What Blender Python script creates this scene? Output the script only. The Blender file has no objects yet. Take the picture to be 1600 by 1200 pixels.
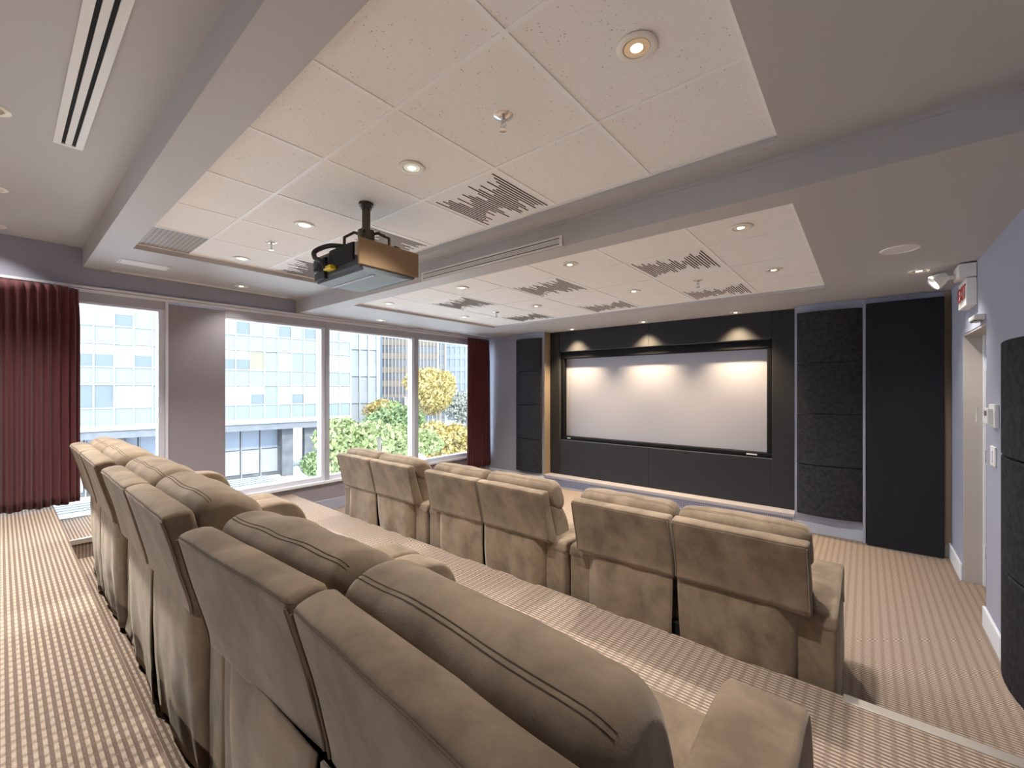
import bpy, bmesh, math, random
from mathutils import Vector, Matrix, noise

C = bpy.context.scene.collection
S = bpy.context.scene
PI = math.pi

# ------------------------------------------------------------------ camera, sky, sun, exposure
cam_d = bpy.data.cameras.new('camera')
cam = bpy.data.objects.new('camera', cam_d)
C.objects.link(cam)
S.camera = cam
cam_d.sensor_width = 36.0
cam_d.lens = 36.0 * 664.15 / 1600.0
cam_d.shift_y = 5.8 / 1600.0
cam_d.clip_start = 0.05
cam_d.clip_end = 600
EYE = 1.57
cam.location = (0, 0, EYE)
cam.rotation_euler = (PI / 2, 0, math.radians(39.72))

S.view_settings.view_transform = 'Standard'
S.view_settings.look = 'None'
S.view_settings.gamma = 1.0
S.view_settings.use_curve_mapping = False
S.view_settings.exposure = 1.27

w = bpy.data.worlds.new('sky')
S.world = w
w.use_nodes = True
bg = w.node_tree.nodes['Background']
bg.inputs[0].default_value = (0.70, 0.83, 1.0, 1)
bg.inputs[1].default_value = 4.2

sun_d = bpy.data.lights.new('sun', 'SUN')
sun_d.energy = 3.0
sun_d.angle = math.radians(3)
sun_d.color = (1.0, 0.95, 0.86)
sun = bpy.data.objects.new('sun', sun_d)
C.objects.link(sun)
sun.rotation_euler = Vector((-0.75, 0.25, -0.62)).to_track_quat('-Z', 'Y').to_euler()

LAMP = 3.2            # one dial for all ceiling downlights
WARM = (1.0, 0.94, 0.87)

# ------------------------------------------------------------------ materials
def nt(name):
    m = bpy.data.materials.new(name)
    m.use_nodes = True
    return m, m.node_tree.nodes, m.node_tree.links, m.node_tree.nodes['Principled BSDF']

def mat(name, col, rough=0.6, metal=0.0, spec=0.5, emit=None, estr=0.0, sheen=0.0, bump=None, var=None):
    m, N, L, b = nt(name)
    b.inputs['Base Color'].default_value = (*col, 1)
    b.inputs['Roughness'].default_value = rough
    b.inputs['Metallic'].default_value = metal
    b.inputs['Specular IOR Level'].default_value = spec
    if sheen:
        b.inputs['Sheen Weight'].default_value = sheen
        b.inputs['Sheen Roughness'].default_value = 0.4
    if emit:
        b.inputs['Emission Color'].default_value = (*emit, 1)
        b.inputs['Emission Strength'].default_value = estr
    if bump or var:
        tc = N.new('ShaderNodeTexCoord')
    if bump:
        sc, st = bump
        n = N.new('ShaderNodeTexNoise'); n.inputs['Scale'].default_value = sc
        n.inputs['Detail'].default_value = 3
        bp = N.new('ShaderNodeBump'); bp.inputs['Strength'].default_value = st
        bp.inputs['Distance'].default_value = 0.004
        L.new(tc.outputs['Object'], n.inputs['Vector'])
        L.new(n.outputs['Fac'], bp.inputs['Height'])
        L.new(bp.outputs['Normal'], b.inputs['Normal'])
    if var:
        sc, c2 = var
        n = N.new('ShaderNodeTexNoise'); n.inputs['Scale'].default_value = sc
        n.inputs['Detail'].default_value = 4
        r = N.new('ShaderNodeValToRGB')
        r.color_ramp.elements[0].position = 0.35; r.color_ramp.elements[0].color = (*col, 1)
        r.color_ramp.elements[1].position = 0.68; r.color_ramp.elements[1].color = (*c2, 1)
        L.new(tc.outputs['Object'], n.inputs['Vector'])
        L.new(n.outputs['Fac'], r.inputs['Fac'])
        L.new(r.outputs['Color'], b.inputs['Base Color'])
    return m

def mat_suede():
    m, N, L, b = nt('suede')
    tc = N.new('ShaderNodeTexCoord')
    mp = N.new('ShaderNodeMapping'); mp.inputs['Scale'].default_value = (4.5, 4.5, 3.4)
    n = N.new('ShaderNodeTexNoise'); n.inputs['Scale'].default_value = 1.6
    n.inputs['Detail'].default_value = 5; n.inputs['Roughness'].default_value = 0.6
    n.inputs['Distortion'].default_value = 0.25
    r = N.new('ShaderNodeValToRGB')
    e = r.color_ramp.elements
    e[0].position = 0.36; e[0].color = (0.150, 0.111, 0.076, 1)
    e[1].position = 0.66; e[1].color = (0.262, 0.197, 0.137, 1)
    e.new(0.5).color = (0.205, 0.153, 0.105, 1)
    L.new(tc.outputs['Object'], mp.inputs['Vector']); L.new(mp.outputs['Vector'], n.inputs['Vector'])
    L.new(n.outputs['Fac'], r.inputs['Fac']); L.new(r.outputs['Color'], b.inputs['Base Color'])
    b.inputs['Roughness'].default_value = 0.85
    b.inputs['Specular IOR Level'].default_value = 0.15
    b.inputs['Sheen Weight'].default_value = 0.25
    b.inputs['Sheen Roughness'].default_value = 0.45
    b.inputs['Sheen Tint'].default_value = (1, 0.9, 0.78, 1)
    n2 = N.new('ShaderNodeTexNoise'); n2.inputs['Scale'].default_value = 220
    n3 = N.new('ShaderNodeTexNoise'); n3.inputs['Scale'].default_value = 10; n3.inputs['Detail'].default_value = 2
    ad = N.new('ShaderNodeMath'); ad.operation = 'MULTIPLY_ADD'; ad.inputs[1].default_value = 0.12
    bp = N.new('ShaderNodeBump'); bp.inputs['Strength'].default_value = 0.35; bp.inputs['Distance'].default_value = 0.010
    L.new(tc.outputs['Object'], n2.inputs['Vector']); L.new(tc.outputs['Object'], n3.inputs['Vector'])
    L.new(n2.outputs['Fac'], ad.inputs[0]); L.new(n3.outputs['Fac'], ad.inputs[2])
    L.new(ad.outputs[0], bp.inputs['Height']); L.new(bp.outputs['Normal'], b.inputs['Normal'])
    return m

def mat_carpet():
    """Woven rib carpet: light dashes (long in X) in rows, speckled darker gaps between the columns."""
    m, N, L, b = nt('carpet')
    tc = N.new('ShaderNodeTexCoord')
    sp = N.new('ShaderNodeSeparateXYZ'); L.new(tc.outputs['Object'], sp.inputs[0])
    def wave(sock, per, ph=0.0):
        a = N.new('ShaderNodeMath'); a.operation = 'MULTIPLY_ADD'
        a.inputs[1].default_value = 2 * PI / per; a.inputs[2].default_value = ph
        L.new(sock, a.inputs[0])
        s = N.new('ShaderNodeMath'); s.operation = 'SINE'; L.new(a.outputs[0], s.inputs[0])
        return s.outputs[0]
    nz = N.new('ShaderNodeTexNoise'); nz.inputs['Scale'].default_value = 160; nz.inputs['Detail'].default_value = 2
    L.new(tc.outputs['Object'], nz.inputs['Vector'])
    rows = wave(sp.outputs['Y'], 0.019)
    cols = wave(sp.outputs['X'], 0.0455)
    def ramp(sock, lo, hi, out=0.0):
        r = N.new('ShaderNodeMapRange'); r.inputs[1].default_value = lo; r.inputs[2].default_value = hi; r.inputs[3].default_value = out
        L.new(sock, r.inputs[0]); return r.outputs[0]
    rr = ramp(rows, -0.35, 0.35); cc = ramp(cols, -0.8, 0.1, 0.52)
    mu = N.new('ShaderNodeMath'); mu.operation = 'MULTIPLY'
    L.new(rr, mu.inputs[0]); L.new(cc, mu.inputs[1])
    sub = N.new('ShaderNodeMath'); sub.operation = 'MULTIPLY_ADD'; sub.inputs[1].default_value = 0.9
    off = N.new('ShaderNodeMath'); off.operation = 'SUBTRACT'; off.inputs[1].default_value = 0.5
    L.new(nz.outputs['Fac'], off.inputs[0]); L.new(off.outputs[0], sub.inputs[0]); L.new(mu.outputs[0], sub.inputs[2])
    r = N.new('ShaderNodeValToRGB')
    e = r.color_ramp.elements
    e[0].position = 0.0; e[0].color = (0.168, 0.123, 0.098, 1)
    e[1].position = 1.0; e[1].color = (0.44, 0.355, 0.28, 1)
    e.new(0.35).color = (0.262, 0.199, 0.155, 1)
    L.new(sub.outputs[0], r.inputs['Fac']); L.new(r.outputs['Color'], b.inputs['Base Color'])
    b.inputs['Roughness'].default_value = 0.95; b.inputs['Specular IOR Level'].default_value = 0.1
    bp = N.new('ShaderNodeBump'); bp.inputs['Strength'].default_value = 0.5; bp.inputs['Distance'].default_value = 0.004
    L.new(sub.outputs[0], bp.inputs['Height']); L.new(bp.outputs['Normal'], b.inputs['Normal'])
    return m

def mat_tile():
    """Mineral-fibre ceiling tile: off-white with small dark pin holes."""
    m, N, L, b = nt('ceiling_tile')
    tc = N.new('ShaderNodeTexCoord')
    v = N.new('ShaderNodeTexVoronoi'); v.inputs['Scale'].default_value = 75
    n = N.new('ShaderNodeTexNoise'); n.inputs['Scale'].default_value = 22
    L.new(tc.outputs['Object'], v.inputs['Vector']); L.new(tc.outputs['Object'], n.inputs['Vector'])
    a = N.new('ShaderNodeMath'); a.operation = 'MULTIPLY_ADD'; a.inputs[1].default_value = 0.55
    L.new(n.outputs['Fac'], a.inputs[0]); L.new(v.outputs['Distance'], a.inputs[2])
    r = N.new('ShaderNodeValToRGB')
    e = r.color_ramp.elements
    e[0].position = 0.34; e[0].color = (0.50, 0.44, 0.38, 1)
    e[1].position = 0.41; e[1].color = (0.90, 0.885, 0.865, 1)
    L.new(a.outputs[0], r.inputs['Fac']); L.new(r.outputs['Color'], b.inputs['Base Color'])
    b.inputs['Roughness'].default_value = 0.9; b.inputs['Specular IOR Level'].default_value = 0.15
    return m

def mat_glass(name, tint=(1, 1, 1), refl=0.12):
    m = bpy.data.materials.new(name); m.use_nodes = True
    N, L = m.node_tree.nodes, m.node_tree.links
    N.clear()
    o = N.new('ShaderNodeOutputMaterial'); t = N.new('ShaderNodeBsdfTransparent'); g = N.new('ShaderNodeBsdfGlossy')
    t.inputs[0].default_value = (*tint, 1); g.inputs['Roughness'].default_value = 0.02
    f = N.new('ShaderNodeFresnel'); f.inputs[0].default_value = 1.25
    x = N.new('ShaderNodeMixShader')
    L.new(f.outputs[0], x.inputs[0]); L.new(t.outputs[0], x.inputs[1]); L.new(g.outputs[0], x.inputs[2])
    L.new(x.outputs[0], o.inputs[0])
    return m

def mat_dots(name, base, hole, per, rad, axes='XZ'):
    """Perforated sheet: regular round holes."""
    m, N, L, b = nt(name)
    tc = N.new('ShaderNodeTexCoord'); sp = N.new('ShaderNodeSeparateXYZ'); L.new(tc.outputs['Object'], sp.inputs[0])
    outs = []
    for ax in axes:
        d = N.new('ShaderNodeMath'); d.operation = 'MULTIPLY'; d.inputs[1].default_value = 1.0 / per
        L.new(sp.outputs[ax], d.inputs[0])
        f = N.new('ShaderNodeMath'); f.operation = 'FRACT'; L.new(d.outputs[0], f.inputs[0])
        s = N.new('ShaderNodeMath'); s.operation = 'SUBTRACT'; s.inputs[1].default_value = 0.5; L.new(f.outputs[0], s.inputs[0])
        p = N.new('ShaderNodeMath'); p.operation = 'POWER'; p.inputs[1].default_value = 2
        ab = N.new('ShaderNodeMath'); ab.operation = 'ABSOLUTE'; L.new(s.outputs[0], ab.inputs[0]); L.new(ab.outputs[0], p.inputs[0])
        outs.append(p.outputs[0])
    a = N.new('ShaderNodeMath'); a.operation = 'ADD'; L.new(outs[0], a.inputs[0]); L.new(outs[1], a.inputs[1])
    g = N.new('ShaderNodeMath'); g.operation = 'LESS_THAN'; g.inputs[1].default_value = rad * rad
    L.new(a.outputs[0], g.inputs[0])
    mx = N.new('ShaderNodeMix'); mx.data_type = 'RGBA'
    mx.inputs['A'].default_value = (*base, 1); mx.inputs['B'].default_value = (*hole, 1)
    L.new(g.outputs[0], mx.inputs['Factor']); L.new(mx.outputs['Result'], b.inputs['Base Color'])
    b.inputs['Roughness'].default_value = 0.6
    return m

M = {}
M['suede'] = mat_suede()
M['seam'] = mat('seam_thread', (0.135, 0.101, 0.071), 0.9, spec=0.1)
M['piping'] = mat('suede_piping', (0.20, 0.152, 0.11), 0.85, spec=0.15, sheen=0.25)
M['black_base'] = mat('black_base', (0.012, 0.011, 0.011), 0.9)
M['carpet'] = mat_carpet()
M['tile'] = mat_tile()
M['white_tile'] = mat('white_panel', (0.88, 0.875, 0.865), 0.8, spec=0.2)
M['grid'] = mat('ceiling_grid', (0.92, 0.92, 0.92), 0.5)
M['slot'] = mat('slot_black', (0.012, 0.012, 0.013), 0.9)
M['ceil_paint'] = mat('ceiling_paint', (0.50, 0.485, 0.485), 0.55, spec=0.35, bump=(60, 0.05))
M['wall_paint'] = mat('wall_paint', (0.36, 0.37, 0.45), 0.6, spec=0.3, bump=(80, 0.06))
M['column_paint'] = mat('column_paint', (0.30, 0.275, 0.305), 0.6, spec=0.3, bump=(80, 0.06))
M['trim'] = mat('trim_white', (0.74, 0.75, 0.80), 0.45)
M['frame'] = mat('window_frame', (0.70, 0.72, 0.80), 0.35)
M['frame_grey'] = mat('window_header', (0.42, 0.42, 0.48), 0.45)
M['glass'] = mat_glass('window_glass', (0.97, 0.985, 0.98))
M['curtain'] = mat('curtain_maroon', (0.100, 0.028, 0.032), 0.8, spec=0.2, sheen=0.35, bump=(90, 0.15))
M['fabric'] = mat('dark_fabric', (0.024, 0.0235, 0.026), 0.8, spec=0.3, sheen=0.25, bump=(300, 0.2))
M['velvet'] = mat('black_velvet', (0.006, 0.006, 0.007), 0.7, spec=0.2)
M['panel'] = mat('acoustic_panel', (0.022, 0.022, 0.026), 0.95, spec=0.15, bump=(55, 0.7), var=(30, (0.040, 0.039, 0.044)))
M['panel_black'] = mat('smooth_black_panel', (0.014, 0.014, 0.018), 0.75, spec=0.25)
M['screen'] = mat('screen_cloth', (0.40, 0.40, 0.45), 0.9, spec=0.1)
M['trim_grey'] = mat('trim_grey', (0.42, 0.44, 0.50), 0.5)
M['ledge'] = mat('ledge_stone', (0.36, 0.33, 0.34), 0.6)
M['tan'] = mat('tan_edge', (0.34, 0.26, 0.18), 0.6)
M['metal'] = mat('brushed_metal', (0.42, 0.39, 0.36), 0.35, 1.0)
M['nosing'] = mat('stair_nosing', (0.50, 0.45, 0.40), 0.4, 0.6)
M['chrome'] = mat('chrome', (0.7, 0.7, 0.7), 0.2, 1.0)
M['white_plastic'] = mat('white_plastic', (0.80, 0.79, 0.76), 0.4)
M['lens'] = mat('lamp_lens', (1, 0.9, 0.75), 0.5, emit=(1.0, 0.86, 0.62), estr=4.0)
M['reflector'] = mat('lamp_reflector', (0.82, 0.72, 0.55), 0.3, 0.6)
M['ring'] = mat('lamp_ring', (0.86, 0.83, 0.76), 0.4)
M['proj_dark'] = mat('projector_dark', (0.030, 0.029, 0.030), 0.5)
M['proj_gold'] = mat('projector_bronze', (0.34, 0.225, 0.125), 0.4, 0.4)
M['proj_bottom'] = mat('projector_underside', (0.12, 0.13, 0.145), 0.45, 0.2)
M['pole'] = mat('mount_metal', (0.10, 0.085, 0.065), 0.45, 0.7)
M['yellow'] = mat('yellow_plug', (0.75, 0.58, 0.02), 0.4)
M['cable'] = mat('cable_black', (0.018, 0.016, 0.015), 0.6)
M['grille'] = mat_dots('heater_grille', (0.26, 0.27, 0.36), (0.03, 0.03, 0.05), 0.022, 0.34)
M['vent'] = mat_dots('perforated_vent', (0.40, 0.37, 0.35), (0.20, 0.18, 0.17), 0.028, 0.3, 'XY')
M['door'] = mat('door_paint', (0.45, 0.41, 0.38), 0.5)
M['red'] = mat('sign_red', (0.55, 0.06, 0.05), 0.5)
M['lcd'] = mat('lcd_grey', (0.16, 0.16, 0.17), 0.3)
# outside
M['ext_white'] = mat('mullion_white', (0.189, 0.197, 0.202), 0.5)
M['ext_green'] = mat('spandrel_green', (0.105, 0.124, 0.120), 0.4)
M['ext_glass'] = mat('far_window_glass', (0.040, 0.052, 0.054), 0.08, spec=0.8)
M['ext_blind'] = mat('window_blind', (0.180, 0.189, 0.186), 0.7)
M['ext_sky'] = mat('window_painted_blue_reflection', (0.070, 0.100, 0.130), 0.1, spec=0.8)  # blue reflection painted into the pane's base colour
M['ext_olive'] = mat('window_painted_tree_reflection', (0.108, 0.117, 0.054), 0.15, spec=0.6)  # tree reflection painted in as an olive pane colour
M['ext_grey'] = mat('stone_grey', (0.077, 0.081, 0.090), 0.8, var=(1.5, (0.099, 0.103, 0.110)))
M['ext_dark'] = mat('pillar_grey', (0.050, 0.051, 0.056), 0.7, var=(1.2, (0.077, 0.079, 0.085)))
M['ext_brown'] = mat('tower_brown', (0.108, 0.085, 0.061), 0.6)
M['ext_beige'] = mat('podium_beige', (0.162, 0.144, 0.128), 0.7)
M['ext_blue'] = mat('tower_blue', (0.063, 0.085, 0.112), 0.3)
M['ext_pale'] = mat('tower_pale', (0.180, 0.193, 0.202), 0.6)
M['ext_ltblue'] = mat('tower_lightblue', (0.135, 0.152, 0.189), 0.3)
M['ext_greyt'] = mat('tower_grey', (0.094, 0.096, 0.090), 0.5)
M['ext_win'] = mat('tower_window', (0.077, 0.077, 0.085), 0.2)
M['street'] = mat('street', (0.46, 0.47, 0.47), 0.9, var=(0.2, (0.58, 0.58, 0.57)))
M['deck'] = mat('roof_deck', (0.50, 0.52, 0.55), 0.7)
M['trunk'] = mat('trunk', (0.16, 0.12, 0.09), 0.9)
def leafmat(name, a, b_):
    return mat(name, a, 0.7, spec=0.2, var=(1.3, b_))
M['leaf_yellow'] = leafmat('leaf_yellow', (0.207, 0.148, 0.040), (0.279, 0.224, 0.099))
M['leaf_green'] = leafmat('leaf_green', (0.072, 0.108, 0.040), (0.152, 0.189, 0.090))
M['leaf_lime'] = leafmat('leaf_lime', (0.130, 0.162, 0.058), (0.215, 0.234, 0.117))
M['leaf_pale'] = leafmat('leaf_pale', (0.180, 0.189, 0.162), (0.242, 0.242, 0.215))

# ------------------------------------------------------------------ helpers
class MB:
    """Collects verts and faces; build() links them as one mesh object."""
    def __init__(s): s.v = []; s.f = []; s.mi = []; s.m = 0
    def add(s, vs, fs):
        n = len(s.v); s.v += [tuple(p) for p in vs]
        s.f += [tuple(i + n for i in f) for f in fs]; s.mi += [s.m] * len(fs)
        return s
    def box(s, x0, x1, y0, y1, z0, z1, T=None):
        vs = [(x, y, z) for z in (z0, z1) for y in (y0, y1) for x in (x0, x1)]
        if T: vs = [T @ Vector(p) for p in vs]
        return s.add(vs, [(0, 2, 3, 1), (4, 5, 7, 6), (0, 1, 5, 4), (2, 6, 7, 3), (0, 4, 6, 2), (1, 3, 7, 5)])
    def cyl(s, p0, p1, r0, r1=None, n=16, cap=True):
        r1 = r0 if r1 is None else r1
        p0, p1 = Vector(p0), Vector(p1); d = (p1 - p0).normalized()
        a = d.orthogonal().normalized(); b = d.cross(a)
        vs = []
        for p, r in ((p0, r0), (p1, r1)):
            for k in range(n):
                t = 2 * PI * k / n; vs.append(p + a * (r * math.cos(t)) + b * (r * math.sin(t)))
        fs = [(k, (k + 1) % n, n + (k + 1) % n, n + k) for k in range(n)]
        if cap: fs += [tuple(range(n - 1, -1, -1)), tuple(range(n, 2 * n))]
        return s.add(vs, fs)
    def tube(s, pts, r, n=6, closed=False):
        P = [Vector(p) for p in pts]; vs = []; fs = []; m = len(P)
        prev = None
        for i, p in enumerate(P):
            if closed: d = P[(i + 1) % m] - P[i - 1]
            else: d = P[min(i + 1, m - 1)] - P[max(i - 1, 0)]
            d.normalize()
            a = d.orthogonal() if prev is None else (prev - d * prev.dot(d))
            if a.length < 1e-6: a = d.orthogonal()
            a.normalize(); prev = a; b = d.cross(a)
            for k in range(n):
                t = 2 * PI * k / n; vs.append(p + a * (r * math.cos(t)) + b * (r * math.sin(t)))
        rng = m if closed else m - 1
        for i in range(rng):
            j = (i + 1) % m
            for k in range(n):
                q = (k + 1) % n; fs.append((i * n + k, i * n + q, j * n + q, j * n + k))
        if not closed: fs += [tuple(range(n - 1, -1, -1)), tuple(range((m - 1) * n, m * n))]
        return s.add(vs, fs)
    def lathe(s, prof, c, n=28, axis=(0, 0, 1)):
        """prof: (radius, height) list spun about an axis through c."""
        q = Vector((0, 0, 1)).rotation_difference(Vector(axis)); c = Vector(c)
        vs = []; fs = []
        for r, h in prof:
            for k in range(n):
                t = 2 * PI * k / n
                vs.append(c + q @ Vector((r * math.cos(t), r * math.sin(t), h)))
        for i in range(len(prof) - 1):
            for k in range(n):
                j = (k + 1) % n; fs.append((i * n + k, i * n + j, (i + 1) * n + j, (i + 1) * n + k))
        if prof[0][0] > 1e-5: fs.append(tuple(range(n - 1, -1, -1)))
        if prof[-1][0] > 1e-5: fs.append(tuple(range((len(prof) - 1) * n, len(prof) * n)))
        return s.add(vs, fs)
    def build(s, name, m, parent=None, smooth=False, bevel=0.0, seg=2, angle=40):
        me = bpy.data.meshes.new(name); me.from_pydata(s.v, [], s.f); me.update()
        bm = bmesh.new(); bm.from_mesh(me); bmesh.ops.recalc_face_normals(bm, faces=bm.faces); bm.to_mesh(me); bm.free()
        for k in (m if isinstance(m, (list, tuple)) else [m]): me.materials.append(M[k])
        if isinstance(m, (list, tuple)):
            for p, k in zip(me.polygons, s.mi): p.material_index = k
        o = bpy.data.objects.new(name, me); C.objects.link(o)
        if parent: o.parent = parent
        if bevel:
            bv = o.modifiers.new('bevel', 'BEVEL'); bv.width = bevel; bv.segments = seg; bv.limit_method = 'ANGLE'
            bv.angle_limit = math.radians(35)
        if smooth:
            for p in me.polygons: p.use_smooth = True
            try: me.set_sharp_from_angle(angle=math.radians(angle))
            except Exception: pass
        return o

def spline(pts, k=4, closed=True):
    n = len(pts); out = []
    for i in range(n if closed else n - 1):
        p = [Vector(pts[j % n]) if closed else Vector(pts[max(0, min(n - 1, j))]) for j in (i - 1, i, i + 1, i + 2)]
        for q in range(k):
            t = q / k
            out.append(0.5 * (2 * p[1] + (p[2] - p[0]) * t + (2 * p[0] - 5 * p[1] + 4 * p[2] - p[3]) * t * t + (3 * p[1] - p[0] - 3 * p[2] + p[3]) * t ** 3))
    if not closed: out.append(Vector(pts[-1]))
    return out

def inset(prof, d):
    """Move a closed 2D outline inwards by d."""
    n = len(prof); out = []
    area = sum(prof[i][0] * prof[(i + 1) % n][1] - prof[(i + 1) % n][0] * prof[i][1] for i in range(n))
    sg = 1 if area > 0 else -1
    for i in range(n):
        t = Vector(prof[(i + 1) % n]) - Vector(prof[i - 1])
        if t.length < 1e-9: t = Vector((1, 0))
        t.normalize(); nrm = Vector((-t[1], t[0])) * sg
        out.append(Vector(prof[i]) + nrm * d)
    return out

def loft(mb, prof, x0, x1, r, nx=8, nr=5, disp=None, crown=0.0, cap_bulge=0.0):
    """Extrude the closed (y,z) outline along x with rounded ends of radius r."""
    xs = []
    for i in range(nr + 1):
        a = PI / 2 * i / nr; xs.append((x0 + r - r * math.cos(a) - cap_bulge * math.sin(a) * 0, r - r * math.sin(a)))
    for i in range(1, nx): xs.append((x0 + r + (x1 - x0 - 2 * r) * i / nx, 0.0))
    for i in range(nr + 1):
        a = PI / 2 * i / nr; xs.append((x1 - r + r * math.sin(a), r - r * math.cos(a)))
    n = len(prof); vs = []; fs = []
    mid = (x0 + x1) / 2; hw = (x1 - x0) / 2
    cy = sum(p[0] for p in prof) / n; cz = sum(p[1] for p in prof) / n
    for x, ins in xs:
        pr = inset(prof, ins)
        u = (x - mid) / hw
        sc = 1 - crown * u * u
        for p in pr:
            q = Vector((x, cy + (p[0] - cy) * sc, cz + (p[1] - cz) * sc))
            if disp: q += disp(q)
            vs.append(q)
    m = len(xs)
    for i in range(m - 1):
        for k in range(n):
            j = (k + 1) % n; fs.append((i * n + k, i * n + j, (i + 1) * n + j, (i + 1) * n + k))
    for base, rev in ((0, True), ((m - 1) * n, False)):
        c = len(vs); avg = sum((vs[base + k] for k in range(n)), Vector()) / n; vs.append(avg)
        for k in range(n):
            j = (k + 1) % n
            fs.append((c, base + j, base + k) if rev else (c, base + k, base + j))
    return mb.add(vs, fs)

def loft_line(prof, idx, x0, x1, r, nx=16, nr=4, disp=None, crown=0.0, off=0.001, skip=1):
    """A line lying on a loft() surface at one outline index."""
    xs = []
    for i in range(skip, nr + 1):
        a = PI / 2 * i / nr; xs.append((x0 + r - r * math.cos(a), r - r * math.sin(a)))
    for i in range(1, nx): xs.append((x0 + r + (x1 - x0 - 2 * r) * i / nx, 0.0))
    for i in range(0, nr + 1 - skip):
        a = PI / 2 * i / nr; xs.append((x1 - r + r * math.sin(a), r - r * math.cos(a)))
    n = len(prof); cy = sum(p[0] for p in prof) / n; cz = sum(p[1] for p in prof) / n
    mid = (x0 + x1) / 2; hw = (x1 - x0) / 2; out = []
    for x, ins in xs:
        p = inset(prof, ins - off)[idx]; u = (x - mid) / hw; sc = 1 - crown * u * u
        q = Vector((x, cy + (p[0] - cy) * sc, cz + (p[1] - cz) * sc))
        if disp: q += disp(q)
        out.append(q)
    return out

def thing(name, label, cat, loc=(0, 0, 0), rz=0.0, group=None):
    o = bpy.data.objects.new(name, None); C.objects.link(o); o.empty_display_size = 0.1
    o.location = loc; o.rotation_euler = (0, 0, rz); o['label'] = label; o['category'] = cat
    if group: o['group'] = group
    return o
def struct(o, kind='structure', label=None):
    o['kind'] = kind
    if label: o['label'] = label
    return o
def sempty(name, label=None):
    o = bpy.data.objects.new(name, None); C.objects.link(o); return struct(o, label=label)
def dup(root, label, group=None):
    r = root.copy(); C.objects.link(r); r['label'] = label
    if group: r['group'] = group
    for ch in list(root.children):
        c = ch.copy(); C.objects.link(c); c.parent = r
        for g in list(ch.children):
            d = g.copy(); C.objects.link(d); d.parent = c
    return r
def B(name, m, x0, x1, y0, y1, z0, z1, parent=None, bevel=0.0):
    return MB().box(x0, x1, y0, y1, z0, z1).build(name, m, parent, bevel=bevel)

# ------------------------------------------------------------------ levels
ZM, ZU = 0.29, 0.58                 # middle tier, upper platform
ZB, ZA, ZC = 2.47, 2.63, 2.80       # the three ceiling steps, front to rear
WX = -5.30                          # inner face of the window wall
RX = 0.61                           # inner face of the right wall
FY = 5.62                           # front wall
BY = -3.2                           # rear wall
YS1, YS2 = 0.465, 2.29              # where the ceiling steps down
YE1, YE2 = 0.285, 2.238             # edges of upper platform and middle tier

# ------------------------------------------------------------------ floor
struct(B('floor', 'carpet', WX, 1.0, YE2, 6.1, -0.1, 0.0), label='carpet of the lowest level')
struct(B('floor', 'carpet', WX, RX, YE1, YE2, 0.0 - 0.1, ZM), label='carpet of the middle tier')
struct(B('floor', 'carpet', WX, RX, BY, YE1, -0.1, ZU), label='carpet of the upper platform')
# carpeted half step beside the window and its metal edge
o = struct(B('floor', 'carpet', WX, -4.52, YE1, 0.95, ZM, 0.435), label='carpeted half step by the window')
struct(MB().box(-4.535, -4.505, YE1, 0.95, 0.405, 0.441).build('trim_1', 'nosing', bevel=0.003), label='metal edge of the half step')
struct(MB().box(-0.07, RX, YE2 - 0.045, YE2 + 0.012, ZM - 0.028, ZM + 0.005).build('trim_2', 'nosing', bevel=0.003), label='metal nosing on the edge of the middle tier')

# ------------------------------------------------------------------ walls
wl = sempty('wall_left', 'wall around the windows')
B('wall_below_sill', 'column_paint', WX - 0.15, WX, 1.548, 6.1, -0.1, 0.37, wl)
B('wall_below_sill', 'column_paint', WX - 0.15, WX, BY, 1.056, -0.1, 0.37, wl)
B('column', 'column_paint', WX - 0.15, WX, 1.056, 1.548, -0.1, 2.40, wl)
B('wall_above', 'wall_paint', WX - 0.15, WX, BY, 6.1, ZB, 3.0, wl)
B('wall_rear_end', 'wall_paint', WX - 0.15, WX, BY, BY + 0.3, 0.37, ZB, wl)
struct(MB().box(WX, WX + 0.014, YE2, FY, 0, 0.14).build('baseboard_left', 'wall_paint', bevel=0.004))
wr = sempty('wall_right')
B('wall_section', 'wall_paint', RX, RX + 0.14, BY, 4.126, -0.1, 3.0, wr)
B('wall_section', 'wall_paint', RX, RX + 0.14, 4.994, 6.1, -0.1, 3.0, wr)
B('wall_over_door', 'wall_paint', RX, RX + 0.14, 4.126, 4.994, 2.0, 3.0, wr)
struct(B('wall_rear', 'wall_paint', WX - 0.15, RX + 0.14, BY - 0.12, BY, -0.1, 3.0))
bb = sempty('baseboard_right')
for y0, y1 in ((2.25, 4.140), (4.994, FY)):
    MB().box(RX - 0.016, RX, y0, y1, 0, 0.135).build('baseboard_board', 'trim', bb, bevel=0.005)
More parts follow.
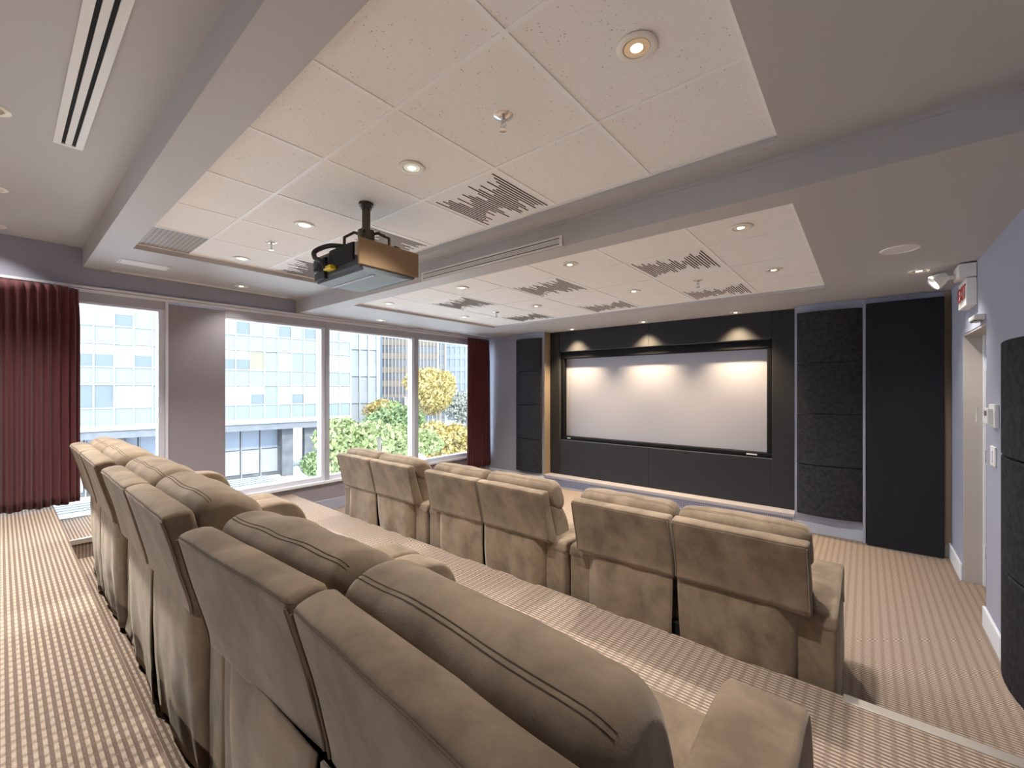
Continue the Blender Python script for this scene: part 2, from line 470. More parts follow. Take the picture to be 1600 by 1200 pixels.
# door in its recess
d = sempty('door_1', 'grey painted door in its recess, right wall')
B('jamb', 'door', RX + 0.004, RX + 0.125, 4.980, 4.996, 0, 2.0, d, 0.002)
B('jamb', 'door', RX + 0.004, RX + 0.125, 4.124, 4.140, 0, 2.0, d, 0.002)
B('head', 'door', RX + 0.004, RX + 0.125, 4.124, 4.996, 1.985, 2.003, d)
B('door_stop', 'trim', RX + 0.108, RX + 0.124, 4.966, 4.982, 0, 1.985, d, 0.002)
B('leaf', 'door', RX + 0.128, RX + 0.17, 4.13, 4.99, 0.01, 1.99, d)
for z in (0.22, 0.98, 1.70):
    h = MB().box(RX + 0.124, RX + 0.131, 4.945, 4.972, z, z + 0.1)
    h.cyl((RX + 0.124, 4.962, z), (RX + 0.124, 4.962, z + 0.1), 0.006, n=8).build('hinge', 'chrome', d)
struct(B('wall_corridor', 'door', 0.98, 1.06, 3.4, 6.1, -0.1, 2.6), label='wall beyond the door')

# front wall: outer face, recess with fabric, ledge
RY = 5.77
LX, QX = -3.985, -0.60                # sides of the recess
wf = sempty('wall_front', 'front wall with the fabric recess')
B('wall_section', 'wall_paint', WX - 0.15, LX, FY, FY + 0.48, -0.1, 2.9, wf)
B('wall_section', 'wall_paint', QX, RX + 0.14, FY, FY + 0.48, -0.1, 2.9, wf)
B('recess_back', 'fabric', LX, QX, RY + 0.17, RY + 0.33, -0.1, 2.9, wf)
B('recess_side', 'tan', LX - 0.004, LX + 0.004, FY - 0.004, RY + 0.17, 0.172, ZB, wf)
# fabric panels around the screen opening
SX0, SX1, SZ0, SZ1 = -3.80, -0.84, 0.735, 2.145
fx = -2.322
for x0, x1, z0, z1 in ((LX + 0.006, SX0, 0.176, ZB), (SX1, QX, 0.176, ZB), (SX0, fx, SZ1, ZB), (fx, SX1, SZ1, ZB),
                       (SX0, fx, 0.176, SZ0), (fx, SX1, 0.176, SZ0)):
    g = 0.0012
    MB().box(x0 + g, x1 - g, RY, RY + 0.165, z0 + g, z1 - g).build('fabric_panel', 'fabric', wf, bevel=0.004)
# ledge with heater grille
lg = sempty('trim_3', 'ledge along the foot of the screen wall')
MB().box(LX, QX, FY - 0.03, RY + 0.02, 0.135, 0.176).build('ledge_top', 'ledge', lg, bevel=0.006)
MB().box(LX, QX, FY - 0.02, FY - 0.004, 0.0, 0.135).build('heater_front', 'frame_grey', lg)
MB().box(LX + 0.02, QX - 0.02, FY - 0.026, FY - 0.019, 0.03, 0.125).build('perforated_grille', 'grille', lg)
fb = sempty('baseboard_front')
MB().box(QX, 0.0, FY - 0.014, FY, 0, 0.11).build('baseboard_board', 'trim_grey', fb, bevel=0.004)
MB().box(0.565, RX, FY - 0.014, FY, 0, 0.11).build('baseboard_board', 'door', fb, bevel=0.004)
MB().box(WX, LX - 0.0, FY - 0.014, FY, 0, 0.14).build('baseboard_board', 'trim', fb, bevel=0.004)
# narrow light post between the curved panels and the tall panel; brown filler at the corner
struct(B('trim_4', 'wall_paint', -0.018, 0.004, FY - 0.05, FY, 0.0, 2.42), label='pale narrow post left of the tall black panel')
struct(B('trim_5', 'tan', 0.565, RX, FY - 0.012, FY, 0.11, ZB), label='brown filler strip in the right corner')

# ------------------------------------------------------------------ windows
def window(n, y0, y1, fl, fr, label, fw=0.05):
    r = sempty('window_%d' % n, label)
    zb, zt = 0.385, 2.335
    f = MB()
    X0, X1 = WX - 0.12, WX - 0.012
    if fl: f.box(X0, X1, y0, y0 + fw, zb, zt)
    if fr: f.box(X0, X1, y1 - fw, y1, zb, zt)
    f.box(X0, X1, y0 + (fw if fl else 0), y1 - (fw if fr else 0), zb, zb + 0.055)
    f.box(X0, X1, y0 + (fw if fl else 0), y1 - (fw if fr else 0), zt - 0.02, zt)
    f.build('frame', 'frame', r)
    B('pane', 'glass', WX - 0.075, WX - 0.067, y0 + (fw if fl else 0) - 0.004, y1 - (fw if fr else 0) + 0.004, zb + 0.05, zt - 0.016, r)
    return r
window(1, -0.62, 1.056, False, True, 'window left of the column, partly behind the curtain', 0.07)
window(2, 1.548, 2.655, False, True, 'wide window directly right of the column')
window(3, 2.655, 4.06, True, True, 'second window right of the column')
window(4, 4.06, 5.60, True, False, 'window beside the right curtain', 0.06)
window(5, BY + 0.3, -0.62, True, True, 'window added unseen behind the viewer along the upper platform', 0.06)  # out of view, added to bring more daylight onto the ceiling
hd = sempty('trim_6', 'header and curtain track over the windows')
for y0, y1 in ((BY, 1.056), (1.548, FY)):
    B('header', 'frame_grey', WX - 0.12, WX - 0.006, y0, y1, 2.335, 2.415, hd)
MB().box(WX - 0.12, WX + 0.012, BY, FY, 2.415, 2.442).build('track', 'trim', hd, bevel=0.003)
MB().box(WX - 0.12, WX + 0.028, BY, FY, 2.446, 2.468).build('track', 'trim', hd, bevel=0.003)
sl = sempty('trim_7', 'white window sill')
MB().box(WX - 0.15, WX + 0.03, 1.548, FY, 0.352, 0.385).build('sill_board', 'trim', sl, bevel=0.004)
MB().box(WX - 0.15, WX + 0.03, YS1 + 0.5, 1.056, 0.352, 0.385).build('sill_board', 'trim', sl, bevel=0.004)
mm = sempty('trim_8', 'mullions between the windows')
for y0, y1 in ((2.655, 2.705), (4.06, 4.12)):
    MB().box(WX - 0.14, WX + 0.004, y0, y1, 0.385, 2.415).build('mullion', 'frame_grey', mm, bevel=0.004)
MB().box(WX - 0.03, WX + 0.012, 1.036, 1.060, 0.385, 2.415).build('mullion', 'frame', mm, bevel=0.003)

# ------------------------------------------------------------------ ceiling with two tile trays
def tray_ceiling(y0, y1, z, zt, xs, ys, zlid, label, slots, vent):
    """Painted slab with a rectangular tray; tiles sit at zt on a T-bar grid."""
    r = sempty('ceiling', label)
    x0, x1 = xs[0], xs[-1]; a, b = ys[0], ys[-1]
    s = MB()
    s.box(WX, x0, y0, y1, z, zlid); s.box(x1, RX, y0, y1, z, zlid)
    s.box(x0, x1, y0, a, z, zlid); s.box(x0, x1, b, y1, z, zlid)
    s.build('soffit', 'ceil_paint', r)
    B('lid', 'ceil_paint', WX, RX, y0, y1, zlid - 0.02, zlid + 0.05, r)
    cache = {}
    for i in range(len(xs) - 1):
        for j in range(len(ys) - 1):
            wx, wy = xs[i + 1] - xs[i], ys[j + 1] - ys[j]
            k = (round(wx, 3), round(wy, 3), (i, j) in slots, (i, j) == vent)
            g = 0.0085
            if k not in cache:
                cache[k] = MB().box(g - wx / 2, wx / 2 - g, g - wy / 2, wy / 2 - g, 0.0, 0.016).build(
                    'ceiling_tile', 'white_tile' if k[2] else ('vent' if k[3] else 'tile'), r)
                t = cache[k]
            else:
                t = cache[k].copy(); C.objects.link(t)
            t.location = ((xs[i] + xs[i + 1]) / 2, (ys[j] + ys[j + 1]) / 2, zt)
            if k[3]: t['label'] = 'grey perforated vent tile'
            if k[2]: t['label'] = 'white tile cut with black sound-wave slots'
            if (i, j) in slots: slot_tile(t, wx, wy, slots[(i, j)])
    cache.clear()
    g = MB()
    for x in xs[1:-1]: g.box(x - 0.0095, x + 0.0095, a, b, zt - 0.003, zt + 0.02)
    g2 = []
    for x in xs[1:-1]:
        MB().box(x - 0.0095, x + 0.0095, a, b, zt - 0.003, zt + 0.02).build('grid_bar', 'grid', r)
    for y in ys[1:-1]:
        for i in range(len(xs) - 1):
            g2.append((xs[i] + 0.0095, xs[i + 1] - 0.0095, y))
    for xa, xb, y in g2:
        MB().box(xa, xb, y - 0.0095, y + 0.0095, zt - 0.003, zt + 0.02).build('grid_bar', 'grid', r)
    for (xa, xb, ya, yb) in ((x0, x0 + 0.02, a, b), (x1 - 0.02, x1, a, b), (x0 + 0.02, x1 - 0.02, a, a + 0.02), (x0 + 0.02, x1 - 0.02, b - 0.02, b)):
        MB().box(xa, xb, ya, yb, zt - 0.0035, zt + 0.02).build('grid_angle', 'grid', r)
    return r

WAVES = [
    [.40, .26, .34, .28, .33, .20, .10, .28, .12, .20, .36, .27, .17, .12, .26, .40, .34, .20, .37, .26, .17, .38, .28, .33, .38, .43],
    [.40, .32, .27, .33, .24, .30, .24, .17, .24, .33, .27, .12, .19, .27, .21, .08, .10, .21, .30, .23, .25, .38, .29, .24, .33, .42],
]
slot_meshes = {}
def slot_tile(t, wx, wy, kind):
    wv = WAVES[kind % 2]; n = len(wv)
    if 'm' not in slot_meshes:
        o = MB().box(-0.0034, 0.0034, -0.5, 0.5, 0, 0.002).build('sound_slot', 'slot', t)
        slot_meshes['m'] = o.data
        bpy.data.objects.remove(o)
    rnd = random.Random(kind)
    for k, h in enumerate(wv):
        o = bpy.data.objects.new('sound_slot', slot_meshes['m']); C.objects.link(o); o.parent = t
        o.location = (-wx / 2 + 0.045 + (wx - 0.09) * k / (n - 1), (rnd.random() - 0.5) * 0.06 * (1 - 2 * h) * 4 * wy, -0.0018)
        o.scale = (1, 2 * h * wy, 1)

T1X = [-4.284, -3.713, -3.142, -2.571, -2.000, -1.429, -0.858, -0.285]
T1Y = [0.645, 0.995, 1.583, 2.155]
tray_ceiling(YS1, YS2, ZA, 2.67, T1X, T1Y, 2.74, 'middle ceiling step with its tile tray', {(0, 2): 0, (2, 2): 0, (4, 2): 0}, (0, 0))
T2X = [-4.311, -3.728, -3.145, -2.562, -1.979, -1.396, -0.813, -0.272]
T2Y = [2.47, 2.985, 3.586, 4.187, 4.755]
tray_ceiling(YS2, 6.1, ZB, 2.50, T2X, T2Y, 2.58, 'front lowest ceiling step with its tile tray',
             {(1, 1): 0, (3, 1): 0, (5, 1): 1, (1, 3): 1, (3, 3): 1, (5, 3): 1}, None)
cr = sempty('ceiling', 'rear highest ceiling step and the drops between the steps')
B('soffit', 'ceil_paint', WX, RX, BY, YS1, ZC, ZC + 0.08, cr)
B('step_face', 'ceil_paint', WX, RX, YS1 - 0.003, YS1 - 0.0005, ZA - 0.001, ZC + 0.08, cr)
B('step_face', 'ceil_paint', WX, RX, YS2 - 0.003, YS2 - 0.0005, ZB - 0.001, 2.78, cr)
B('step_shadow_bead', 'ceil_paint', WX, RX, YS2 - 0.012, YS2 - 0.003, ZA - 0.022, ZA, cr)

# ------------------------------------------------------------------ downlights
def downlight(loc, label, group, power=18.0, spot=115, col=WARM):
    t = thing('downlight', label, 'downlight', loc, 0, group)
    if not hasattr(downlight, 'meshes'):
        r = MB().lathe([(0.040, 0.0), (0.044, -0.006), (0.058, -0.007), (0.064, -0.003), (0.064, 0.0)], (0, 0, 0)).build('trim_ring', 'ring', t, smooth=True)
        c = MB().lathe([(0.0405, -0.001), (0.034, 0.0006), (0.026, 0.0012), (0.0255, 0.0006)], (0, 0, -0.0035)).build('reflector', 'reflector', t, smooth=True)
        l = MB().lathe([(0.0262, -0.003), (0.018, -0.0048), (0.0, -0.0056)], (0, 0, 0)).build('lens', 'lens', t, smooth=True)
        downlight.meshes = [(o.name.split('.')[0], o.data) for o in (r, c, l)]
    else:
        for nm, me in downlight.meshes:
            o = bpy.data.objects.new(nm, me); C.objects.link(o); o.parent = t
    ld = bpy.data.lights.new('lamp', 'SPOT'); ld.energy = power * LAMP; ld.color = col
    ld.spot_size = math.radians(spot); ld.spot_blend = 0.9; ld.shadow_soft_size = 0.03
    lo = bpy.data.objects.new('lamp', ld); C.objects.link(lo); lo.parent = t; lo.location = (0, 0, -0.02)
    return t

P1 = 19.5; P2 = 13.0
for x, lab in ((-0.566, 'round lit downlight in the rear tile tray, nearest the right end'),
               (-1.737, 'round lit downlight in the rear tile tray, right of the projector'),
               (-2.905, 'round lit downlight in the rear tile tray, left behind the projector'),
               (-4.075, 'round lit downlight in the rear tile tray, nearest the windows')):
    downlight((x, 1.31, 2.668), lab, 'downlights in the rear tile tray', P1, 100)
for y, nm in ((2.735, 'near the ceiling step'), (3.886, 'between sound-slot rows')):
    for x, nx in ((-0.553, 'in the right-hand column'), (-1.708, 'in the second column from the right'),
                  (-2.873, 'in the third column from the right'), (-4.038, 'in the column nearest the windows')):
        downlight((x, y, 2.498), 'front tray downlight %s, %s' % (nx, nm), 'downlights in the front tile tray', P2)
downlight((-5.005, 1.606, ZA), 'small downlight in the painted soffit over the window column', None, 4)
downlight((-4.952, 3.231, ZB), 'small downlight in the painted soffit over the middle windows', None, 6)
downlight((0.319, 4.516, ZB), 'lit downlight in the painted ceiling near the exit sign', None, 8)
for x, lab in ((-3.463, 'left of the three downlights washing the projection screen'), (-2.332, 'middle of the three downlights washing the projection screen'),
               (-1.192, 'right of the three downlights washing the projection screen')):
    downlight((x, 5.615, ZB), lab, 'downlights over the projection screen', 26, 96, (1.0, 0.76, 0.48))
for x, lab in ((-2.955, 'white round downlight in the highest ceiling beside the long slot vent'),
               (-4.125, 'white round downlight in the highest ceiling at the left edge, middle of three'),
               (-5.071, 'white round downlight in the highest ceiling at the left edge, nearest the curtain')):
    downlight((x, -0.03, ZC), lab, 'downlights in the highest ceiling', 2.5 if x < -5 else 27, 110)
for x, lab in ((-0.6, 'nearest the right wall'), (-1.78, 'second from the right wall'), (-2.955, 'third from the right wall'), (-4.125, 'nearest the windows')):  # unseen extra row, added to light the upper platform
    downlight((x, -1.6, ZC), 'added white round downlight, unseen behind the viewer in the highest ceiling, ' + lab, 'downlights in the highest ceiling', 27, 110)

# round flush speaker
t = thing('ceiling_speaker', 'large round flush speaker in the painted ceiling at right', 'speaker', (0.174, 3.735, ZB))
MB().lathe([(0.088, 0), (0.090, -0.006), (0.098, -0.006), (0.102, 0)], (0, 0, 0), 36).build('rim', 'ring', t, smooth=True)
MB().lathe([(0.089, -0.003), (0.05, -0.0042), (0.0, -0.0046)], (0, 0, 0), 36).build('grille', 'white_plastic', t, smooth=True)

# sprinkler heads
def sprinkler(loc, label):
    t = thing('sprinkler_head', label, 'sprinkler', loc, 0, 'sprinkler heads in the tile trays')
    MB().lathe([(0.010, -0.012), (0.030, -0.006), (0.040, 0.0)], (0, 0, 0), 24).build('escutcheon', 'chrome', t, smooth=True)
    b = MB(); b.cyl((0, 0, 0), (0, 0, -0.03), 0.009, n=12)
    for s in (-1, 1): b.tube([(s * 0.008, 0, -0.028), (s * 0.013, 0, -0.04), (s * 0.004, 0, -0.056)], 0.0025)
    b.cyl((0, 0, -0.028), (0, 0, -0.056), 0.003, n=8); b.build('frame_arms', 'chrome', t, smooth=True)
    MB().lathe([(0.0, -0.056), (0.016, -0.057), (0.017, -0.0595), (0.0, -0.0605)], (0, 0, 0), 16).build('deflector', 'chrome', t)
sprinkler((-1.126, 1.30, 2.67), 'chrome sprinkler head in the tile right of the projector')
sprinkler((-3.461, 1.312, 2.67), 'chrome sprinkler head in the tile left of the projector')
sprinkler((-1.116, 3.870, 2.50), 'chrome sprinkler head in the front tray above the right half of the screen')
sprinkler((-3.496, 3.905, 2.50), 'chrome sprinkler head in the front tray near the windows')

# slot diffusers and access panel
def slot_diffuser(loc, L_, W_, label, n, edge=0.012, vf=0.36):
    """Long aluminium slot vent along x; local +z points out of the surface."""
    t = thing('slot_diffuser', label, 'vent', loc)
    f = MB()
    f.box(-L_ / 2, L_ / 2, -W_ / 2, -W_ / 2 + edge, 0, 0.008); f.box(-L_ / 2, L_ / 2, W_ / 2 - edge, W_ / 2, 0, 0.008)
    f.box(-L_ / 2, -L_ / 2 + 0.02, -W_ / 2 + edge, W_ / 2 - edge, 0, 0.008); f.box(L_ / 2 - 0.02, L_ / 2, -W_ / 2 + edge, W_ / 2 - edge, 0, 0.008)
    f.build('frame', 'white_plastic', t)
    B('backing', 'slot', -L_ / 2 + 0.01, L_ / 2 - 0.01, -W_ / 2 + 0.01, W_ / 2 - 0.01, 0.0, 0.002, t)
    st = (W_ - 2 * edge) / n
    for k in range(1, n):
        y = -W_ / 2 + edge + st * k
        MB().box(-L_ / 2 + 0.02, L_ / 2 - 0.02, y - st * vf, y + st * vf, 0.002, 0.007).build('vane', 'white_plastic', t)
    return t
t = slot_diffuser((-2.185, YS2 - 0.004, 2.507), 1.41, 0.068, 'white slot vent on the face of the ceiling step behind the projector', 4)
t.rotation_euler = (PI / 2, 0, 0)
t = slot_diffuser((-2.05, 0.219, ZC), 2.12, 0.105, 'white two-slot vent in the highest ceiling at upper left', 2, 0.027, 0.45)
t.rotation_euler = (PI, 0, 0)
t = slot_diffuser((-5.225, 1.40, ZA), 1.52, 0.05, 'thin white slot vent along the window edge of the ceiling', 2)
t.rotation_euler = (PI, 0, PI / 2)
t = thing('access_panel', 'white rectangular access panel in the soffit near the left curtain', 'access panel', (-4.775, 0.79, ZA))
MB().box(-0.075, 0.075, -0.15, 0.15, -0.006, 0).build('cover', 'white_plastic', t, bevel=0.002)
f = MB(); f.box(-0.09, -0.077, -0.165, 0.165, -0.004, 0); f.box(0.077, 0.09, -0.165, 0.165, -0.004, 0)
f.box(-0.077, 0.077, -0.165, -0.152, -0.004, 0); f.box(-0.077, 0.077, 0.152, 0.165, -0.004, 0); f.build('rim', 'trim', t)

# ------------------------------------------------------------------ projection screen
t = thing('projection_screen', 'large white projection screen in a black frame on the dark front wall', 'projection screen', ((SX0 + SX1) / 2, RY, 0.72))
ox = (SX0 + SX1) / 2; W2 = (SX1 - SX0) / 2 - 0.004
zz0, zz1 = SZ0 - 0.72 + 0.004, SZ1 - 0.72 - 0.004
ft, fs_, fbm = 0.105, 0.055, 0.055
for nm, x0, x1, z0, z1 in (('frame_bar', -W2, W2, zz1 - ft, zz1), ('frame_bar', -W2, W2, zz0, zz0 + fbm),
                           ('frame_bar', -W2, -W2 + fs_, zz0 + fbm, zz1 - ft), ('frame_bar', W2 - fs_, W2, zz0 + fbm, zz1 - ft)):
    MB().box(x0, x1, 0.045, 0.135, z0, z1).build(nm, 'velvet', t, bevel=0.012, seg=3)
B('screen_cloth', 'screen', -W2 + 0.02, W2 - 0.02, 0.125, 0.135, zz0 + 0.02, zz1 - 0.03, t)
for x0, x1 in ((-3.672 - ox, -3.650 - ox), (-3.640 - ox, -3.618 - ox), (-1.115 - ox, -1.000 - ox)):
    B('badge', 'white_plastic', x0, x1, 0.041, 0.0455, zz0 + 0.018, zz0 + 0.034, t)

# ------------------------------------------------------------------ acoustic panels
def barrel(name, label, x0, x1, y, z0, z1, bulge, edge, group, m='panel', n=14, T=None):
    """Panel with a bowed face; width along x, face towards -y, back at y."""
    t = MB(); prof = [(x1, y), (x0, y)]
    for i in range(n + 1):
        u = i / n; prof.append((x0 + (x1 - x0) * u, y - edge - bulge * (1 - (2 * u - 1) ** 2)))
    k = len(prof); vs = []
    for z, ins in ((z0, 0.006), (z0 + 0.006, 0), (z1 - 0.006, 0), (z1, 0.006)):
        for px, py in prof:
            q = Vector((px, py + (ins if py < y else 0), z)); vs.append(T @ q if T else q)
    fs = []
    for a in range(3):
        for i in range(k):
            j = (i + 1) % k; fs.append((a * k + i, a * k + j, (a + 1) * k + j, (a + 1) * k + i))
    fs += [tuple(range(k - 1, -1, -1)), tuple(range(3 * k, 4 * k))]
    o = t.add(vs, fs).build(name, m, smooth=True, angle=30)
    o['label'] = label; o['category'] = 'acoustic panel'; o['group'] = group
    return o
ZR = [0.203, 0.742, 1.290, 1.838, 2.385]
pos = ['lowest', 'second from the bottom', 'third from the bottom', 'topmost']
for k in range(4):
    barrel('acoustic_panel', 'dark bowed acoustic panel right of the screen, %s of its stack' % pos[k], -0.575, -0.022, FY, ZR[k] + 0.003, ZR[k + 1] - 0.003, 0.055, 0.04, 'acoustic panels right of the screen')
ZL = [0.180, 0.730, 1.285, 1.840, 2.380]
for k in range(4):
    barrel('acoustic_panel', 'dark bowed acoustic panel left of the screen, %s of its stack' % pos[k], -4.545, -4.035, FY, ZL[k] + 0.003, ZL[k + 1] - 0.003, 0.05, 0.04, 'acoustic panels left of the screen')
TR = Matrix.Translation((RX, 2.72, 0)) @ Matrix.Rotation(-PI / 2, 4, 'Z')
for k, (a, b_) in enumerate(((0.31, 0.79), (0.79, 1.275), (1.275, 1.775))):
    barrel('acoustic_panel', 'dark bowed acoustic panel on the right wall, %s of its stack' % ('lowest', 'middle', 'topmost')[k], -0.42, 0.42, 0.0, a + 0.003, b_ - 0.003, 0.105, 0.05, 'acoustic panels on the right wall', T=TR)
t = thing('tall_panel', 'tall smooth black panel leaning flat on the front wall by the door', 'panel', (0.285, FY, 0))
MB().box(-0.275, 0.272, -0.095, -0.022, 0.012, 2.41).build('board', 'panel_black', t, bevel=0.006)
MB().box(-0.268, 0.265, -0.092, -0.03, 0.0, 0.012).build('foot_strip', 'cable', t)

# ------------------------------------------------------------------ exit sign, thermostat, switch, chime
def text_mesh(txt, size, name, m, parent, Mx, depth=0.002):
    cu = bpy.data.curves.new(name, 'FONT'); cu.body = txt; cu.size = size; cu.extrude = depth; cu.align_x = 'CENTER'; cu.align_y = 'CENTER'
    tmp = bpy.data.objects.new(name + '_tmp', cu); C.objects.link(tmp)
    dg = bpy.context.evaluated_depsgraph_get()
    me = bpy.data.meshes.new_from_object(tmp.evaluated_get(dg))
    bpy.data.objects.remove(tmp); bpy.data.curves.remove(cu)
    me.transform(Mx); me.materials.clear(); me.materials.append(M[m]); me.name = name
    o = bpy.data.objects.new(name, me); C.objects.link(o); o.parent = parent
    return o
t = thing('exit_sign', 'white EXIT sign with red letters and two lamp heads on the right wall', 'exit sign', (RX, 4.56, 2.16))
MB().box(-0.058, 0, -0.155, 0.155, 0.0, 0.195).build('sign_box', 'white_plastic', t, bevel=0.006)
MB().box(-0.095, 0, -0.155, 0.06, 0.2, 0.30).build('battery_box', 'white_plastic', t, bevel=0.008)
MX = Matrix.Translation((-0.0595, 0, 0.098)) @ Matrix(((0, 0, -1, 0), (-1, 0, 0, 0), (0, 1, 0, 0), (0, 0, 0, 1)))
text_mesh('EXIT', 0.15, 'lettering', 'red', t, MX)
for k, (x, y, z, dy) in enumerate(((-0.15, 0.11, 0.25, 0.45), (-0.16, -0.04, 0.235, -0.1))):
    a = MB(); a.cyl((-0.09, y * 0.6, z), (x, y, z - 0.005), 0.014, n=10).build('arm', 'white_plastic', t, smooth=True)
    h = MB(); p = Vector((x - 0.01, y, z - 0.005)); dr = Vector((-0.75, dy, -0.5)).normalized()
    h.lathe([(0.0, -0.04), (0.028, -0.034), (0.044, 0.0), (0.054, 0.045), (0.052, 0.052), (0.040, 0.044), (0.0, 0.040)], p, 20, dr)
    h.build('lamp_head', 'white_plastic', t, smooth=True)
t = thing('door_closer', 'small white sensor box over the door on the right wall', 'sensor', (RX, 4.20, 2.035))
MB().box(-0.055, 0, -0.07, 0.12, -0.012, 0.022).build('housing', 'white_plastic', t, bevel=0.008)
MB().box(-0.048, -0.01, -0.03, 0.10, -0.018, -0.011).build('eye', 'lcd', t)
t = thing('thermostat', 'white thermostat with a clear hinged guard on the right wall', 'thermostat', (RX, 3.84, 1.40))
MB().box(-0.022, 0, -0.075, 0.075, -0.07, 0.07).build('back_plate', 'white_plastic', t, bevel=0.004)
MB().box(-0.046, -0.022, -0.05, 0.05, -0.05, 0.045).build('control_unit', 'white_plastic', t, bevel=0.004)
MB().box(-0.048, -0.0455, -0.03, 0.03, 0.0, 0.03).build('display', 'lcd', t)
f = MB(); f.box(-0.075, -0.070, 0.055, 0.075, -0.05, 0.045); f.box(-0.070, -0.022, 0.06, 0.066, 0.038, 0.045); f.box(-0.070, -0.022, 0.06, 0.066, -0.05, -0.043)
f.build('guard', 'white_plastic', t)
t = thing('light_switch', 'white light switch plate beneath the thermostat', 'switch', (RX, 3.89, 1.15))
MB().box(-0.010, 0, -0.06, 0.06, -0.06, 0.06).build('plate', 'white_plastic', t, bevel=0.003)
MB().box(-0.016, -0.009, -0.02, 0.02, -0.035, 0.035).build('rocker', 'trim', t, bevel=0.002)

# ------------------------------------------------------------------ projector
t = thing('ceiling_projector', 'bronze and black video projector hanging from the tile ceiling on a pole', 'projector', (-2.292, 1.396, 2.67))
def PL(x, y, z): return (x + 2.292, y - 1.396, z - 2.67)
def pbox(mb, x0, x1, y0, y1, z0, z1):
    a = PL(x0, y0, z0); b = PL(x1, y1, z1); return mb.box(a[0], b[0], a[1], b[1], a[2], b[2])
x0, x1, y0, y1, z0, z1 = -2.645, -2.10, 1.236, 1.636, 2.215, 2.385
b = MB(); pbox(b, x0 + 0.01, x1 - 0.012, y0 + 0.02, y1 - 0.01, z0 + 0.012, z1); b.build('body', 'proj_dark', t, bevel=0.02, seg=3)
b = MB(); pbox(b, x1 - 0.014, x1, y0, y1, z0 + 0.025, z1 + 0.004); b.build('side_cover', 'proj_gold', t, bevel=0.006)
# underside: shallow curved pan
pan = MB(); n = 10; vs = []; fs = []
for i in range(n + 1):
    u = i / n; y = y0 + 0.03 + (y1 - y0 - 0.04) * u
    dz = 0.0 if u < 0.7 else 0.03 * ((u - 0.7) / 0.3) ** 2
    for x in (x0 + 0.015, x1 - 0.008):
        vs.append(PL(x, y, z0 + dz)); vs.append(PL(x, y, z0 + 0.026))
for i in range(n):
    a = i * 4; c = a + 4
    fs += [(a, a + 2, c + 2, c), (a, c, c + 1, a + 1), (a + 2, a + 3, c + 3, c + 2), (a + 1, c + 1, c + 3, a + 3)]
fs += [(0, 1, 3, 2), (n * 4, n * 4 + 2, n * 4 + 3, n * 4 + 1)]
pan.add(vs, fs).build('underside', 'proj_bottom', t)
b = MB(); pbox(b, x0 + 0.03, x1 - 0.06, y0 + 0.12, y0 + 0.138, z0 - 0.003, z0 + 0.004); b.build('underside_strip', 'frame_grey', t)
# vent grille on the rear face: two fields of thin slats
for gx0, gx1, gz0, gz1 in ((x0 + 0.012, x0 + 0.16, z0 + 0.07, z1 - 0.03), (x0 + 0.21, x1 - 0.075, z0 + 0.065, z1 - 0.005)):
    f = MB(); k = 13
    for i in range(k):
        z = gz0 + (gz1 - gz0) * i / k
        pbox(f, gx0, gx1, y0 + 0.004, y0 + 0.021, z, z + (gz1 - gz0) / k * 0.45)
    g = f.build('vent_slats', 'cable', t); g['kind'] = 'stuff'
b = MB(); pbox(b, x0 + 0.02, x0 + 0.15, y0 + 0.006, y0 + 0.03, z0 + 0.012, z0 + 0.06); b.build('connector_cover', 'cable', t, bevel=0.006)
b = MB(); pbox(b, x1 - 0.055, x1 - 0.025, y0 + 0.006, y0 + 0.03, z0 + 0.085, z1 - 0.02); b.build('input_plate', 'tan', t, bevel=0.003)
b = MB(); pbox(b, x0 + 0.185, x0 + 0.27, y0 - 0.02, y0 + 0.02, z0 + 0.045, z0 + 0.07)
o = b.build('yellow_plug', 'yellow', t, bevel=0.006); o['label'] = 'yellow cable plug'
b = MB(); b.tube(spline([PL(x0 + 0.30, y0 + 0.10, z1 + 0.015), PL(x0 + 0.20, y0 + 0.02, z1 + 0.03), PL(x0 + 0.12, y0 - 0.035, z1 + 0.0), PL(x0 + 0.15, y0 - 0.05, z1 - 0.05), PL(x0 + 0.19, y0 - 0.035, z0 + 0.10), PL(x0 + 0.20, y0 - 0.01, z0 + 0.06)], 6, False), 0.014, 10)
b.build('cable', 'cable', t, smooth=True)
b = MB(); b.tube(spline([PL(x0 + 0.06, y0 + 0.01, z0 + 0.10), PL(x0 + 0.10, y0 - 0.03, z0 + 0.075), PL(x0 + 0.16, y0 - 0.03, z0 + 0.10), PL(x0 + 0.185, y0 - 0.02, z1 - 0.06)], 6, False), 0.004, 6)
b.build('thin_cable', 'cable', t, smooth=True)
p = MB(); p.cyl(PL(-2.292, 1.396, 2.67), PL(-2.292, 1.396, 2.655), 0.042, n=20); p.cyl(PL(-2.292, 1.396, 2.656), PL(-2.292, 1.396, 2.47), 0.024, n=20)
p.cyl(PL(-2.292, 1.396, 2.655), PL(-2.292, 1.396, 2.635), 0.032, n=20); p.build('pole', 'pole', t, smooth=True)
p = MB(); p.cyl(PL(-2.292, 1.396, 2.505), PL(-2.292, 1.396, 2.455), 0.048, n=20)
for k in range(4):
    a = PI / 4 + k * PI / 2
    c = (-2.292 + 0.07 * math.cos(a), 1.396 + 0.07 * math.sin(a)); e = (-2.292 + 0.13 * math.cos(a), 1.40 + 0.13 * math.sin(a))
    p.tube([PL(-2.292 + 0.03 * math.cos(a), 1.396 + 0.03 * math.sin(a), 2.485), PL(*c, 2.495), PL(*e, 2.465), PL(*e, 2.378)], 0.009, 8)
p.build('mount_bracket', 'pole', t, smooth=True)
